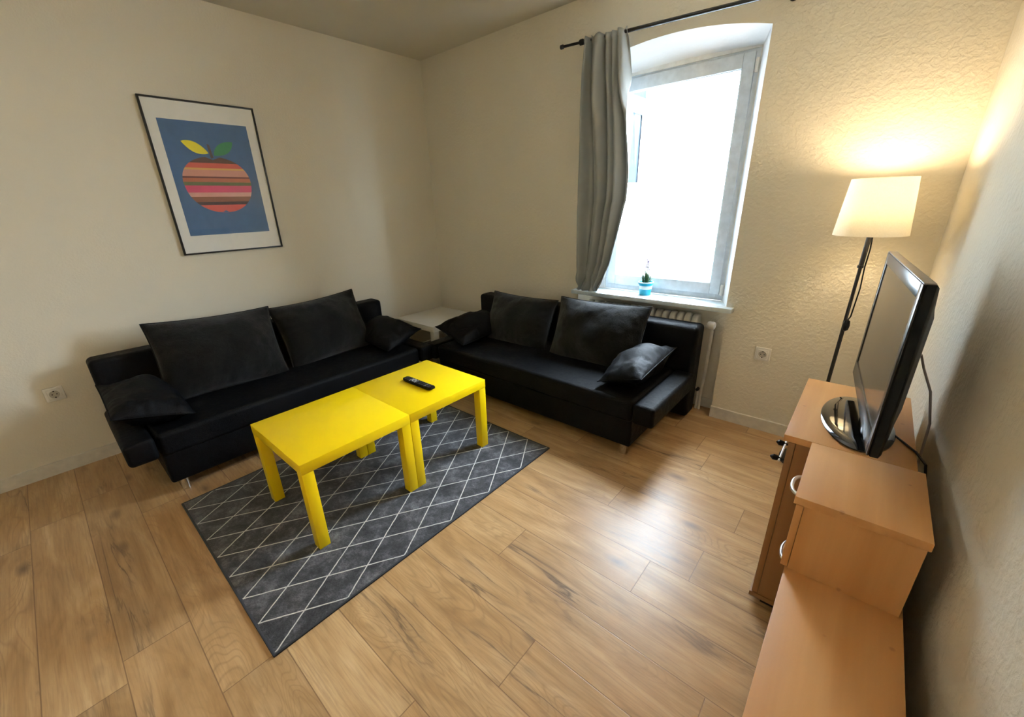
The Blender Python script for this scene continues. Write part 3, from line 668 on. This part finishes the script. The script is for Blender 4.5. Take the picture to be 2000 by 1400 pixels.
b = MB(); b.lathe([(.010, 1.312), (.016, 1.325), (.026, 1.345), (.030, 1.368), (.026, 1.388), (.014, 1.400), (.002, 1.403)], (0, 0, 0), M_BULB, 24); bo = b.build('light_bulb', lamp); bo.visible_shadow = True
fo.location = (LX, LY, 1.44)
b = MB(); b.tube([(.012, 0, 1.25), (.017, -.003, 1.18), (.015, -.002, 1.10), (.020, -.003, 1.0), (.014, -.003, .86), (.007, -.002, .84)], .003, M_BLACK, 8); b.tube([(.004, -.002, .79), (.002, .011, .6), (-.002, .012, .2), (-.003, .012, .03)], .003, M_BLACK, 8); b.build('lamp_cord', lamp)
b = MB(); b.lathe([(.003, -.030), (.012, -.022), (.015, 0), (.012, .022), (.003, .030)], (.006, -.006, .815), M_BLACK, 20); b.build('foot_switch', lamp)

# ------------------------------------------------------------------ sideboard units
def handle_arch(y, z, x, w=.096, d=.023, m=M_SILVER):
    b = MB(); pts = []
    for i in range(17):
        a = PI * i / 16; pts.append((x - d * math.sin(a) ** .75, y - w / 2 * math.cos(a), z))
    b.tube(pts, .0050, m, 12); return b
def loc_part(mb, name, root, par=None):
    o = mb.build(name); o.parent = par or root
    o.matrix_parent_inverse = Matrix.Translation(-Vector(root.location)); return o
def sub_part(mb, name, par, root): 
    o = mb.build(name); o.parent = par; return o      # the parent part already carries the offset
ZT = .72
# wide unit
wu = thing('cabinet', 'beech cabinet standing nearest the floor lamp, carrying the television', 'cabinet', (3.48, -1.13, 0), 0)
b = MB(); b.box(3.323, 3.630, -1.405, -.848, ZT - .022, ZT, M_BEECH_Y, .0012); loc_part(b, 'cabinet_top', wu)
b = MB(); b.box(3.358, 3.625, -1.400, -1.382, .05, ZT - .0225, M_BEECH_SHADED); b.box(3.358, 3.625, -.872, -.853, .05, ZT - .0225, M_BEECH_Z); b.box(3.605, 3.618, -1.381, -.873, .05, ZT - .0225, M_BEECH_Z)
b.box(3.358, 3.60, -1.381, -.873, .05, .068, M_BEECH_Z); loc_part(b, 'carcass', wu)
b = MB(); b.box(3.332, 3.625, -1.402, -.851, .03, .049, M_BEECH_SHADED, .001); b.box(3.37, 3.60, -1.38, -.87, 0, .03, M_BLACK); loc_part(b, 'plinth', wu)
b = MB(); b.box(3.338, 3.357, -1.399, -.854, .052, .694, M_BEECH_SHADED, .001); d = loc_part(b, 'door', wu)
hz = .54; b = MB(); b.tube([(3.316, -1.262, hz), (3.316, -.98, hz)], .0035, M_SILVER, 10); h = sub_part(b, 'door_handle', d, wu)
for y in (-1.245, -1.125):
    b.__init__(); b.lathe([(.002, -.030), (.011, -.020), (.010, -.008), (.005, 0), (.004, .022)], (3.316, y, hz), M_BLACK, 16, 'x'); sub_part(b, 'handle_mount', d, wu)
# narrow upper box, standing on the low unit
ZL = .492
nu = thing('cabinet', 'small beech drawer box with one arched silver handle, standing on the low cabinet', 'cabinet', (3.52, -1.56, ZL), 0)
b = MB(); b.box(3.395, 3.645, -1.722, -1.4065, ZT - .022, ZT, M_BEECH_Y, .0012); loc_part(b, 'cabinet_top', nu)
b = MB(); b.box(3.418, 3.640, -1.718, -1.700, ZL + .0005, ZT - .0225, M_BEECH_Z); b.box(3.418, 3.640, -1.425, -1.4065, ZL + .0005, ZT - .0225, M_BEECH_Z); b.box(3.62, 3.635, -1.699, -1.426, ZL + .0005, ZT - .0225, M_BEECH_Z); loc_part(b, 'carcass', nu)
b = MB(); b.box(3.401, 3.417, -1.717, -1.409, ZL + .003, .694, M_BEECH_Z, .001); d = loc_part(b, 'drawer', nu)
sub_part(handle_arch(-1.55, .648, 3.401), 'drawer_handle', d, nu)
# low unit
lu = thing('cabinet', 'long low beech cabinet along the right wall, nearest the camera', 'cabinet', (3.53, -2.06, 0), 0)
b = MB(); b.box(3.412, 3.648, -2.72, -1.4075, .470, ZL, M_BEECH_Y, .0012); loc_part(b, 'cabinet_top', lu)
b = MB(); b.box(3.434, 3.643, -2.716, -2.698, 0, .4695, M_BEECH_Z); b.box(3.434, 3.643, -1.427, -1.4085, 0, .4695, M_BEECH_Z); b.box(3.625, 3.640, -2.697, -1.428, 0, .4695, M_BEECH_Z); b.box(3.434, 3.62, -2.697, -1.428, .03, .048, M_BEECH_Z); loc_part(b, 'carcass', lu)
for y0, y1, hy in ((-2.714, -2.282, -2.34), (-2.279, -1.847, -1.90), (-1.844, -1.412, -1.555)):
    b = MB(); b.box(3.417, 3.433, y0, y1, .035, .465, M_BEECH_Z, .001); d = loc_part(b, 'door', lu)
    if hy > -1.6: sub_part(handle_arch(hy, .415, 3.417), 'door_handle', d, lu)

# ------------------------------------------------------------------ television
tv = thing('television', 'black flat television on an oval stand on the beech cabinet', 'television', (3.489, -1.186, ZT), 1.662 - 0.0)
# local x = along the screen (away from camera), local y = towards the room (front)
b = MB(); b.lathe([(.195, 0), (.205, .003), (.205, .007), (.195, .012), (.15, .0155), (.02, .0165)], (0, 0, 0), M_BLACKGLOSS, 64, sx=1, sy=.46); b.build('stand_base', tv)
b = MB(); b.box(-.055, .055, -.045, -.012, .014, .075, M_BLACKGLOSS, .006); b.build('stand_neck', tv)
TW, TH, TB = .666, .452, .060
b = MB()
def ringrow(y, ix, iz): return [(-TW / 2 + ix, y, TB + iz), (TW / 2 - ix, y, TB + iz), (TW / 2 - ix, y, TB + TH - iz), (-TW / 2 + ix, y, TB + TH - iz)]
b.grid([ringrow(.004, .004, .004), ringrow(0, 0, 0), ringrow(-.016, 0, 0), ringrow(-.022, .008, .008), ringrow(-.040, .08, .07), ringrow(-.052, .12, .10)], M_BLACK, closed=True, smooth=False, cap=True); b.build('tv_casing', tv)
b = MB(); bw = .032
ring_y = (.0035, .0075)
M_BEZEL = simple('tv_bezel', (.012, .011, .010), .26, coat=.0, spec=.6)
b.box(-TW/2 + .001, -TW/2 + bw, *ring_y, TB + .001, TB + TH - .001, M_BEZEL, .001); b.box(TW/2 - bw, TW/2 - .001, *ring_y, TB + .001, TB + TH - .001, M_BEZEL, .001)
b.box(-TW/2 + bw - .0005, TW/2 - bw + .0005, *ring_y, TB + TH - bw - .004, TB + TH - .001, M_BEZEL, .001); b.box(-TW/2 + bw - .0005, TW/2 - bw + .0005, *ring_y, TB + .001, TB + .055, M_BEZEL, .001); b.build('bezel', tv)
b = MB(); b.box(-TW/2 + bw, TW/2 - bw, .003, .0048, TB + .055, TB + TH - bw - .004, M_SCREEN); b.build('screen', tv)
b = MB(); b.box(-TW/2, TW/2, -.015, .0065, TB + TH - .0005, TB + TH + .003, M_TVEDGE, .0008); o = b.build('edge_trim', tv); o['label'] = 'silver grey edge'
# cables
b = MB(); b.tube([(3.575, -1.10, .93), (3.595, -1.06, .945), (3.612, -1.05, .90), (3.640, -1.09, .84), (3.655, -1.15, .76), (3.660, -1.18, .60), (3.660, -1.20, .30), (3.655, -1.20, .02)], .0035, M_CABLE, 8)
tag(b.build('television_cable'), 'greyish pink cable hanging down behind the television', 'cable')
b = MB(); b.tube([(3.552, -1.19, .80), (3.572, -1.21, .728), (3.600, -1.25, .7245), (3.628, -1.30, .7245), (3.646, -1.36, .722), (3.660, -1.40, .65), (3.664, -1.41, .3), (3.664, -1.41, .02)], .0032, M_BLACK, 8)
tag(b.build('television_cable'), 'black power cable crossing the cabinet top to the wall', 'cable')

# ------------------------------------------------------------------ added pendant behind the camera, unseen fill light
cl = thing('added_pendant', 'added round paper pendant behind the camera, unseen fill light', 'lamp', (FILL_LAMP[0], FILL_LAMP[1], CZ))
M_FILL_PAPER = m_shade(); M_FILL_PAPER.name = 'added_pendant_paper'
b = MB(); b.tube([(0, 0, 0), (0, 0, -.2)], .003, M_BLACK, 8); b.lathe([(.045, 0), (.045, -.02), (.01, -.03)], (0, 0, 0), M_WHITE, 24); b.build('added_pendant_cord', cl)
b = MB(); rr = .19
b.lathe([(rr * math.sin(a), -(CZ - FILL_LAMP[2]) + rr * math.cos(a)) for a in [PI * (.08 + .84 * k / 20) for k in range(21)]], (0, 0, 0), M_FILL_PAPER, 40, cap=False); b.build('lamp_shade', cl)
